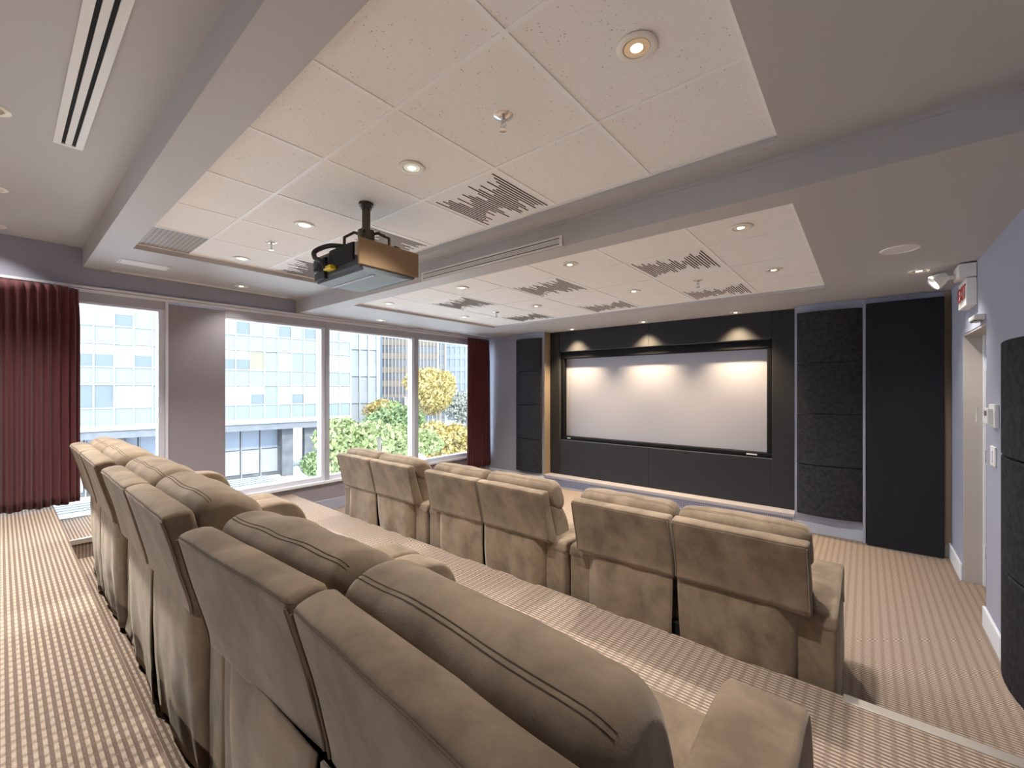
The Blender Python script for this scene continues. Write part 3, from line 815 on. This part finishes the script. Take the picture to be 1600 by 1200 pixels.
p = MB(); p.tube([PL(x1 - 0.10, 1.45, z1 + 0.002), PL(x1 - 0.04, 1.50, z1 + 0.018), PL(x1 - 0.03, 1.53, z1 + 0.004)], 0.008, 8); p.build('cable_clip', 'cable', t, smooth=True)
p = MB(); p.lathe([(0.055, 0.0), (0.058, 0.012), (0.046, 0.014), (0.042, 0.004), (0.0, -0.002)], PL(x0 + 0.27, y1 - 0.012, z0 + 0.09), 24, (0, 1, 0)); p.build('lens_barrel', 'cable', t, smooth=True)

# ------------------------------------------------------------------ curtains
def curtain(path, z0, z1, pleat, amp, name, label, seed, flare=0.0):
    """Pleated cloth along a plan path (list of xy)."""
    pts = spline([Vector(p) for p in path], 12, False)
    L_ = [0.0]
    for a, b in zip(pts, pts[1:]): L_.append(L_[-1] + (b - a).length)
    n = int(L_[-1] / pleat * 8); rnd = random.Random(seed); ph = [rnd.uniform(-0.5, 0.5) for _ in range(n // 8 + 3)]
    nz = 22; vs = []; fs = []
    for k in range(nz + 1):
        v = k / nz; z = z1 + (z0 - z1) * v
        for i in range(n + 1):
            s = L_[-1] * i / n
            j = max(q for q in range(len(L_)) if L_[q] <= s + 1e-9); j = min(j, len(pts) - 2)
            f = (s - L_[j]) / max(1e-6, L_[j + 1] - L_[j]); p = pts[j].lerp(pts[j + 1], f)
            d = (pts[j + 1] - pts[j]).normalized(); nr = Vector((d[1], -d[0]))
            q = s / pleat * 2 * PI + ph[int(s / pleat)] * 0.5 * v
            a = amp * (0.55 + 0.6 * min(1, v * 6)) * (1 + 0.25 * ph[int(s / pleat)])
            wv = math.sin(q); wv = math.copysign(abs(wv) ** 0.8, wv)
            c = p + nr * (a * wv) + d * (flare * v * (s / L_[-1] - 0.3))
            if v < 0.06: c = p + nr * (amp * 0.45 * wv)
            vs.append((c[0], c[1], z + 0.006 * math.sin(q * 0.37) * v))
    m = n + 1
    for k in range(nz):
        for i in range(n): fs.append((k * m + i, k * m + i + 1, (k + 1) * m + i + 1, (k + 1) * m + i))
    t = thing(name, label, 'curtain', (0, 0, 0))
    o = MB().add(vs, fs).build('cloth', 'curtain', t, smooth=True, angle=80)
    sd = o.modifiers.new('thickness', 'SOLIDIFY'); sd.thickness = 0.004
    return t
curtain([(-5.10, -0.75), (-5.10, -0.4), (-5.10, 0.0), (-5.11, 0.30), (-5.155, 0.39), (-5.215, 0.43)], 0.60, 2.412, 0.052, 0.017, 'curtain', 'long pleated maroon curtain at the left beside the upper platform', 3)
curtain([(-5.12, 5.00), (-5.12, 5.25), (-5.13, 5.44), (-5.16, 5.56)], 0.20, 2.412, 0.050, 0.018, 'curtain', 'pleated maroon curtain in the far corner by the front wall', 5, 0.05)

# ------------------------------------------------------------------ reclining loveseats
LW = 1.335                                        # overall width
def wob(seed, amp, sc, bow=0.0):
    def f(q):
        n = noise.noise_vector(Vector((q[0] * sc + seed, q[1] * sc, q[2] * sc))) * amp
        n[1] += bow * (1 - abs(q[0]) / 0.6)
        return n
    return f
def loveseat(label, loc, seed, group, drop=0.0, bow=0.0, loose=1.0):
    t = thing('recliner_loveseat', label, 'loveseat', loc, 0, group)
    rnd = random.Random(seed)
    h = LW / 2; aw = 0.165
    # plinth hidden under the skirts
    MB().box(-h + aw, h - aw, 0.06, 0.70, 0.02, 0.30).build('base', 'black_base', t)
    # arms
    ap = spline([(0.006, 0.015), (0.0, 0.10), (0.0, 0.30), (0.0, 0.50), (0.008, 0.557), (0.05, 0.582), (0.20, 0.590), (0.45, 0.600), (0.62, 0.602),
                 (0.70, 0.575), (0.755, 0.50), (0.795, 0.36), (0.82, 0.15), (0.822, 0.015), (0.5, 0.008), (0.2, 0.008)], 3)
    pad = spline([(0.002, 0.525), (0.004, 0.566), (0.035, 0.592), (0.20, 0.600), (0.45, 0.611), (0.625, 0.612),
                  (0.712, 0.584), (0.768, 0.505), (0.808, 0.365), (0.790, 0.355), (0.735, 0.475), (0.66, 0.555), (0.60, 0.572), (0.30, 0.560), (0.06, 0.545)], 3)
    for sgn in (-1, 1):
        xa, xb = (-h, -h + aw) if sgn < 0 else (h - aw, h)
        arm = loft(MB(), ap, xa + 0.006, xb - 0.006, 0.022, 4, 4, wob(seed + sgn, 0.004, 5)).build('armrest', 'suede', t, smooth=True, angle=60)
        loft(MB(), pad, xa + 0.001, xb - 0.001, 0.016, 4, 4, wob(seed + sgn, 0.003, 6)).build('arm_pad', 'suede', arm, smooth=True, angle=60)
    for sgn in (-1, 1):
        # each seat: seat cushion, footrest, rear shell, lower back cushion, head pillow, skirt
        c0 = -h + aw if sgn < 0 else 0.004; c1 = -0.004 if sgn < 0 else h - aw
        sp_ = spline([(0.10, 0.30), (0.10, 0.42), (0.20, 0.455), (0.45, 0.475), (0.66, 0.478), (0.745, 0.445), (0.775, 0.38), (0.76, 0.315), (0.6, 0.29), (0.3, 0.29)], 3)
        loft(MB(), sp_, c0 + 0.003, c1 - 0.003, 0.03, 6, 4, wob(seed + sgn * 3, 0.007, 5)).build('seat_cushion', 'suede', t, smooth=True, angle=60)
        fp = spline([(0.71, 0.06), (0.71, 0.27), (0.74, 0.295), (0.775, 0.28), (0.785, 0.17), (0.78, 0.07), (0.75, 0.045)], 3)
        loft(MB(), fp, c0 + 0.006, c1 - 0.006, 0.02, 4, 3).build('footrest', 'suede', t, smooth=True, angle=60)
        s0 = -h + 0.092 if sgn < 0 else 0.007; s1 = -0.007 if sgn < 0 else h - 0.092
        # rear shell
        rim = [(-0.056, 0.600), (-0.064, 0.640), (-0.094, 0.770), (-0.123, 0.880), (-0.127, 0.900), (-0.119, 0.913), (-0.090, 0.920), (-0.062, 0.917), (-0.048, 0.900),
               (-0.026, 0.80), (0.022, 0.66), (0.055, 0.56), (0.04, 0.545), (-0.02, 0.575)]
        shp = spline(rim, 3)
        shell = loft(MB(), shp, s0, s1, 0.014, 8, 4, wob(seed + sgn * 5, 0.0035, 7, bow)).build('back_shell', 'suede', t, smooth=True, angle=60)
        # piping down the sides and bottom of the rear panel, seam along its top edge
        sw = wob(seed + sgn * 5, 0.0035, 7, bow)
        for idx in (13,):
            MB().tube(loft_line(shp, idx, s0, s1, 0.014, 14, 4, sw, 0, 0.0002), 0.0018, 6).build('seam', 'seam', shell, smooth=True)
        for xx in (s0 + 0.004, s1 - 0.004):
            pts = [Vector((xx, p[0] - 0.0005, p[1])) for p in shp[1:12]]
            MB().tube([p + sw(p) for p in pts], 0.0034, 6).build('piping', 'piping', shell, smooth=True)
        # lower cushion and head pillow
        lp = spline([(-0.01, 0.80), (0.04, 0.60), (0.085, 0.47), (0.16, 0.455), (0.225, 0.50), (0.235, 0.60), (0.20, 0.71), (0.13, 0.79), (0.05, 0.82)], 3)
        loft(MB(), lp, s0 + 0.012, s1 - 0.012, 0.04, 8, 5, wob(seed + sgn * 7, 0.008, 6, bow)).build('back_cushion', 'suede', t, smooth=True, angle=60)
        dz = rnd.uniform(-0.005, 0.004) - drop
        hp = spline([(-0.050, 0.870), (-0.050, 0.918), (-0.026, 0.952), (0.025, 0.968), (0.085, 0.954), (0.140, 0.905), (0.165, 0.835), (0.160, 0.78), (0.12, 0.745), (0.06, 0.755), (0.0, 0.79), (-0.034, 0.83)], 6)
        hp = [Vector((p[0], p[1] + dz)) for p in hp]
        pw = wob(seed * 1.7 + sgn * 9, 0.0085, 7.5, bow)
        pil = loft(MB(), hp, s0 + 0.002, s1 - 0.002, 0.046, 14, 8, pw, 0.07).build('head_pillow', 'suede', t, smooth=True, angle=70)
        # twin stitched seams running along the rear of the pillow
        for idx in (13, 14):
            MB().tube(loft_line(hp, idx, s0 + 0.002, s1 - 0.002, 0.046, 18, 6, pw, 0.07, 0.0, 3), 0.0012, 5).build('stitched_seam', 'seam', pil, smooth=True)
        # rear skirt: hanging flap with folds
        k0 = -h + aw - 0.020 if sgn < 0 else 0.010; k1 = -0.010 if sgn < 0 else h - aw + 0.020
        nx, nz = 22, 16; vs = []; fs = []
        A = rnd.uniform(0.008, 0.018); f1 = rnd.uniform(0.8, 1.7); f2 = rnd.uniform(2.0, 3.5); p1 = rnd.uniform(0, 6); p2 = rnd.uniform(0, 6)
        flip = rnd.uniform(0.012, 0.04) * loose; A *= loose
        for k in range(nz + 1):
            v = k / nz; z = 0.612 - 0.585 * v
            for i in range(nx + 1):
                u = i / nx; x = k0 + (k1 - k0) * u
                inner = (u if sgn < 0 else 1 - u)
                x2 = x + (-1 if sgn > 0 else 1) * (-0.016) * inner ** 6 * v * (1 if seed % 2 else 0.5)
                y = -0.040 + 0.026 * v + v * (A * math.sin(f1 * 2 * PI * u + p1 + v) + 0.5 * A * math.sin(f2 * 2 * PI * u + p2)) - 0.012 * math.sin(PI * v) \
                    + flip * inner ** 5 * v * v + 0.004 * noise.noise(Vector((u * 5 + seed, v * 5, sgn)))
                tk = max(0.0, (0.14 - inner) / 0.14) ** 1.5       # outer edge tucks back against the arm
                y = y * (1 - tk) + 0.004 * tk
                vs.append((x2, y, z + 0.012 * v * inner ** 4 + 0.006 * v * math.sin(f1 * 5 * u + p2)))
        m = nx + 1
        for k in range(nz):
            for i in range(nx): fs.append((k * m + i, k * m + i + 1, (k + 1) * m + i + 1, (k + 1) * m + i))
        sk = MB().add(vs, fs).build('skirt', 'suede', t, smooth=True, angle=80)
        sd = sk.modifiers.new('thickness', 'SOLIDIFY'); sd.thickness = 0.006; sd.offset = 0
    return t
FR0 = YE2 + 0.03
loveseat('brown suede two-seat recliner of the front row, beside the windows', (-3.475, FR0, 0), 11, 'front row of loveseats')
loveseat('brown suede two-seat recliner in the middle of the front row', (-2.115, FR0, 0), 12, 'front row of loveseats')
loveseat('brown suede two-seat recliner of the front row, at the right aisle', (-0.755, FR0, 0), 13, 'front row of loveseats')
RR0 = 0.42
loveseat('brown suede two-seat recliner of the rear row, farthest, by the maroon curtain', (-3.455, RR0, ZM), 14, 'rear row of loveseats', 0.014, 0, -0.6)
loveseat('brown suede two-seat recliner in the middle of the rear row', (-2.110, RR0, ZM), 15, 'rear row of loveseats', 0.014, 0, -0.6)
loveseat('brown suede two-seat recliner of the rear row, nearest the camera', (-0.758, RR0 - 0.012, ZM), 16, 'rear row of loveseats', 0.018, 0.035, -0.6)

# ------------------------------------------------------------------ outside: terrace, street, office block, towers, trees
GZ = -7.2
struct(B('ground', 'street', -180, WX - 4.0, -70, 180, GZ - 0.3, GZ), label='street and square outside')
tr = struct(sempty('terrace'), label='flat roof deck below the windows')
B('slab', 'deck', -7.9, WX - 0.16, -3, 2.9, -0.05, 0.06, tr)
for i in range(16):
    MB().box(-7.85 + i * 0.15, -7.80 + i * 0.15, -3, 2.88, 0.06, 0.075).build('deck_rib', 'ext_white', tr)

AZ = math.radians(10); DX, DY = math.sin(AZ), math.cos(AZ)
FO = Vector((-43.75, 15.25, EYE))
t = thing('office_building', 'pale green glazed office block with white mullions across the street', 'building', FO, -AZ)
# local: +y along the facade, +x towards our window; z relative to eye height
cw = 1.153; YR = 8.77; NC = 23; YL_ = YR - NC * cw
B('core', 'ext_grey', -14, -0.35, YL_, YR, -3.35, 12.0, t)
rows = []
z = -2.97
for k in range(4): rows.append((z, z + 1.38, z + 3.22)); z += 3.22
shared = {}
rnd = random.Random(7)
def piece(nm, m, wy, hz, loc, th=0.06):
    key = (nm, m, round(wy, 3), round(hz, 3))
    if key not in shared:
        o = B(nm, m, -th / 2, th / 2, -wy / 2, wy / 2, -hz / 2, hz / 2, t); shared[key] = o
    else:
        o = shared[key].copy(); C.objects.link(o)
    o.location = loc; return o
styles = {1: 'g', 2: 'b'}
for k, (za, zb, zc) in enumerate(rows):
    for i in range(NC):
        y = YR - (i + 0.5) * cw
        blank = (NC - i) % 7 == 3
        piece('spandrel', 'ext_green', cw - 0.09, zb - za - 0.10, (-0.1, y, (za + zb) / 2))
        r_ = rnd.random()
        if k == 3 and i < 4: r_ = 0.9
        if blank: m = 'ext_green'
        elif k == 1 and 2 <= i <= 4: m = 'ext_sky'
        elif k == 1 and 6 <= i <= 7: m = 'ext_olive'
        elif k == 0: m = 'ext_blind' if r_ < 0.45 else 'ext_glass'
        elif k == 1: m = 'ext_blind' if r_ < 0.35 else ('ext_glass' if r_ < 0.7 else 'ext_sky')
        else: m = 'ext_glass' if r_ < 0.45 else ('ext_blind' if r_ < 0.7 else 'ext_green')
        piece('window_pane', m, cw - 0.10, zc - zb - 0.12, (-0.13, y, (zb + zc) / 2))
        if m == 'ext_glass' and r_ < 0.6:
            hh = 0.5 if r_ < 0.3 else 0.8
            piece('roller_blind', 'ext_blind', cw - 0.14, hh, (-0.08, y, zc - 0.08 - hh / 2), 0.03)
for i in range(NC + 1):
    y = YR - i * cw
    piece('mullion', 'ext_white', 0.10, 13.0, (-0.03, y, 3.5), 0.14)
for k, (za, zb, zc) in enumerate(rows):
    piece('transom', 'ext_white', NC * cw, 0.10, (-0.04, (YL_ + YR) / 2, za), 0.12)
    piece('transom', 'ext_white', NC * cw, 0.10, (-0.04, (YL_ + YR) / 2, zb), 0.12)
B('floor_band', 'ext_white', -14.0, 0.10, YL_ - 0.1, YR + 0.1, -3.38, -3.0, t)
B('underside', 'ext_grey', -14.0, -0.05, YL_, YR - 0.1, -4.0, -3.38, t)
gz = GZ - EYE
# recessed ground floor
B('ground_floor_wall', 'ext_dark', -10, -2.4, YL_, 3.2, gz, -4.0, t)
for i in range(9):
    y = 1.55 - i * 1.62 - (0.9 if i > 2 else 0)
    B('shop_panel', 'ext_blind', -2.4, -2.3, y - 0.70, y + 0.70, gz + 0.4, -6.1, t)
    B('shop_window', 'ext_ltblue', -2.4, -2.32, y - 0.70, y + 0.70, -6.0, -4.15, t)
    B('shop_mullion', 'ext_white', -2.4, -2.24, y - 0.80, y - 0.72, gz, -4.0, t)
for y, w_ in ((2.9, 1.0), (5.4, 1.9), (7.85, 0.9), (-3.6, 0.8), (-9.5, 0.8)):
    B('pillar', 'ext_dark', -1.9, -0.9, y - w_ / 2, y + w_ / 2, gz, -4.0, t)

def tower(name, label, c, rz, wx, dy, h, m, mw, nx, fl, mull, z0=GZ, fw=0.08):
    """Block with floor bands and window strips; local face towards -y."""
    t = thing(name, label, 'building', (c[0], c[1], z0), rz)
    B('shaft', mw, -wx / 2, wx / 2, 0, dy, 0, h, t)
    b = MB(); nfl = int(h / fl)
    for i in range(nfl):
        b.box(-wx / 2 - 0.05, wx / 2 + 0.05, -0.15, dy + 0.05, i * fl, i * fl + fl * 0.42)
    o = b.build('floor_bands', m, t); o['kind'] = 'stuff'
    b = MB()
    for i in range(nx + 1):
        x = -wx / 2 + wx * i / nx; b.box(x - fw, x + fw, -0.35, 0.05, 0, h)
    for i in range(max(2, int(nx * dy / wx)) + 1):
        y = dy * i / max(2, int(nx * dy / wx)); b.box(wx / 2, wx / 2 + 0.35, y - 0.13, y + 0.13, 0, h)
    o = b.build('vertical_fins', mull, t); o['kind'] = 'stuff'
    return t
# facing angles: local -y turned towards the camera
def face(c): return math.atan2(-c[0], c[1])
def put(u, k):            # ground point at image bearing (tangent) u and depth k, from the survey of the view
    a = math.radians(39.72); return Vector((k * (u * math.cos(a) - math.sin(a)), k * (u * math.sin(a) + math.cos(a))))
c = put(-0.358, 54); tower('far_tower', 'pale narrow tower between the office block and the blue tower', c, face(c), 4.2, 6, 50, 'ext_pale', 'ext_pale', 4, 3.4, 'ext_white')
c = put(-0.322, 72); tower('far_tower', 'slim dark blue tower edge left of the brown tower', c, face(c), 1.6, 6, 60, 'ext_blue', 'ext_blue', 2, 3.4, 'ext_blue')
c = put(-0.245, 84); tower('far_tower', 'brown gridded tower behind the yellow tree', c, face(c), 11.4, 8, 80, 'ext_brown', 'ext_win', 17, 2.7, 'ext_beige', GZ + 6.3)
c = put(-0.285, 63); tower('far_podium', 'beige low block with dark window rows below the brown tower', c, face(c), 4.0, 6, 7.3, 'ext_beige', 'ext_win', 5, 3.4, 'ext_beige')
c = put(-0.192, 102); tower('far_tower', 'grey tower with vertical stripes behind the yellow tree', c, face(c), 6.9, 8, 80, 'ext_greyt', 'ext_win', 7, 3.3, 'ext_pale')
c = put(-0.115, 116); tower('far_tower', 'light blue gridded glass tower beside the far curtain', c, face(c), 12.2, 8, 80, 'ext_ltblue', 'ext_ltblue', 9, 3.3, 'ext_white')

def tree(label, u, k, zc, r, rz_, m, n, seed, leaf=0.25, name='tree'):
    c = put(u, k); t = thing(name, label, 'tree', (c[0], c[1], GZ))
    zl = zc + EYE - GZ
    rnd = random.Random(seed); vs = []; fs = []
    lobes = [(Vector((rnd.uniform(-.55, .55) * r, rnd.uniform(-.55, .55) * r, rnd.uniform(-.5, .5) * rz_)), rnd.uniform(.45, .75)) for _ in range(9)]
    for i in range(int(n * 1.7)):
        lc, lr = rnd.choice(lobes)
        d_ = Vector((rnd.gauss(0, 1), rnd.gauss(0, 1), rnd.gauss(0, 1))).normalized() * (rnd.random() ** 0.35)
        p = lc + Vector((d_[0] * r * lr, d_[1] * r * lr, d_[2] * rz_ * lr)); p[2] += zl
        a = Vector((rnd.gauss(0, 1), rnd.gauss(0, 1), rnd.gauss(0, 1))).normalized(); b = a.orthogonal().normalized()
        s = leaf * rnd.uniform(0.5, 1.0); k0 = len(vs)
        vs += [p - a * s, p + b * s * 0.5, p + a * s, p - b * s * 0.5]; fs.append((k0, k0 + 1, k0 + 2, k0 + 3))
    o = MB().add(vs, fs).build('foliage', m, t); o['kind'] = 'stuff'
    b = MB(); b.cyl((0, 0, 0), (0, 0, zl), 0.22, 0.08, 10)
    for q in range(5):
        lc, _ = lobes[q]; b.cyl((0, 0, zl - rz_ * 0.6), (lc[0], lc[1], lc[2] + zl), 0.08, 0.03, 6)
    b.build('trunk', 'trunk', t)
    return t
tree('tall yellow autumn tree in front of the brown tower', -0.172, 46, -0.4, 3.0, 2.7, 'leaf_yellow', 4200, 1)
tree('bushy mid green tree right of the office block', -0.268, 38, -3.3, 2.5, 2.2, 'leaf_green', 4200, 2)
tree('lime green tree close below the third window', -0.372, 23, -3.2, 1.8, 1.5, 'leaf_lime', 3600, 3, 0.22)
tree('lime green tree behind the first front-row loveseat', -0.245, 29, -3.9, 2.1, 1.3, 'leaf_lime', 3600, 4, 0.22)
tree('low yellow shrub tree below the tall yellow tree', -0.155, 34, -4.2, 2.0, 1.3, 'leaf_yellow', 2600, 5, 0.24)
tree('pale greyish tree beside the far curtain', -0.118, 52, -2.6, 2.5, 2.6, 'leaf_pale', 3400, 6)
tree('yellow green tree between the bushy green tree and the podium', -0.300, 52, -2.6, 2.2, 1.4, 'leaf_yellow', 2200, 7)
tree('pale shrub at the lower right of the last window', -0.108, 42, -4.6, 1.7, 1.2, 'leaf_pale', 2200, 8, 0.22)
tree('leafy green shrub at the foot of the office pillars', -0.455, 36.5, -6.6, 1.3, 1.2, 'leaf_green', 1500, 9, 0.2, 'shrub')
t = thing('bollard', 'short dark post outside behind the first front-row loveseat', 'post', (-9.05, 5.86, -0.2))
MB().cyl((0, 0, 0), (0, 0, 0.55), 0.045, n=12).build('shaft', 'pole', t, smooth=True)
MB().cyl((0, 0, 0.55), (0, 0, 0.57), 0.05, n=12).build('cap', 'cable', t)
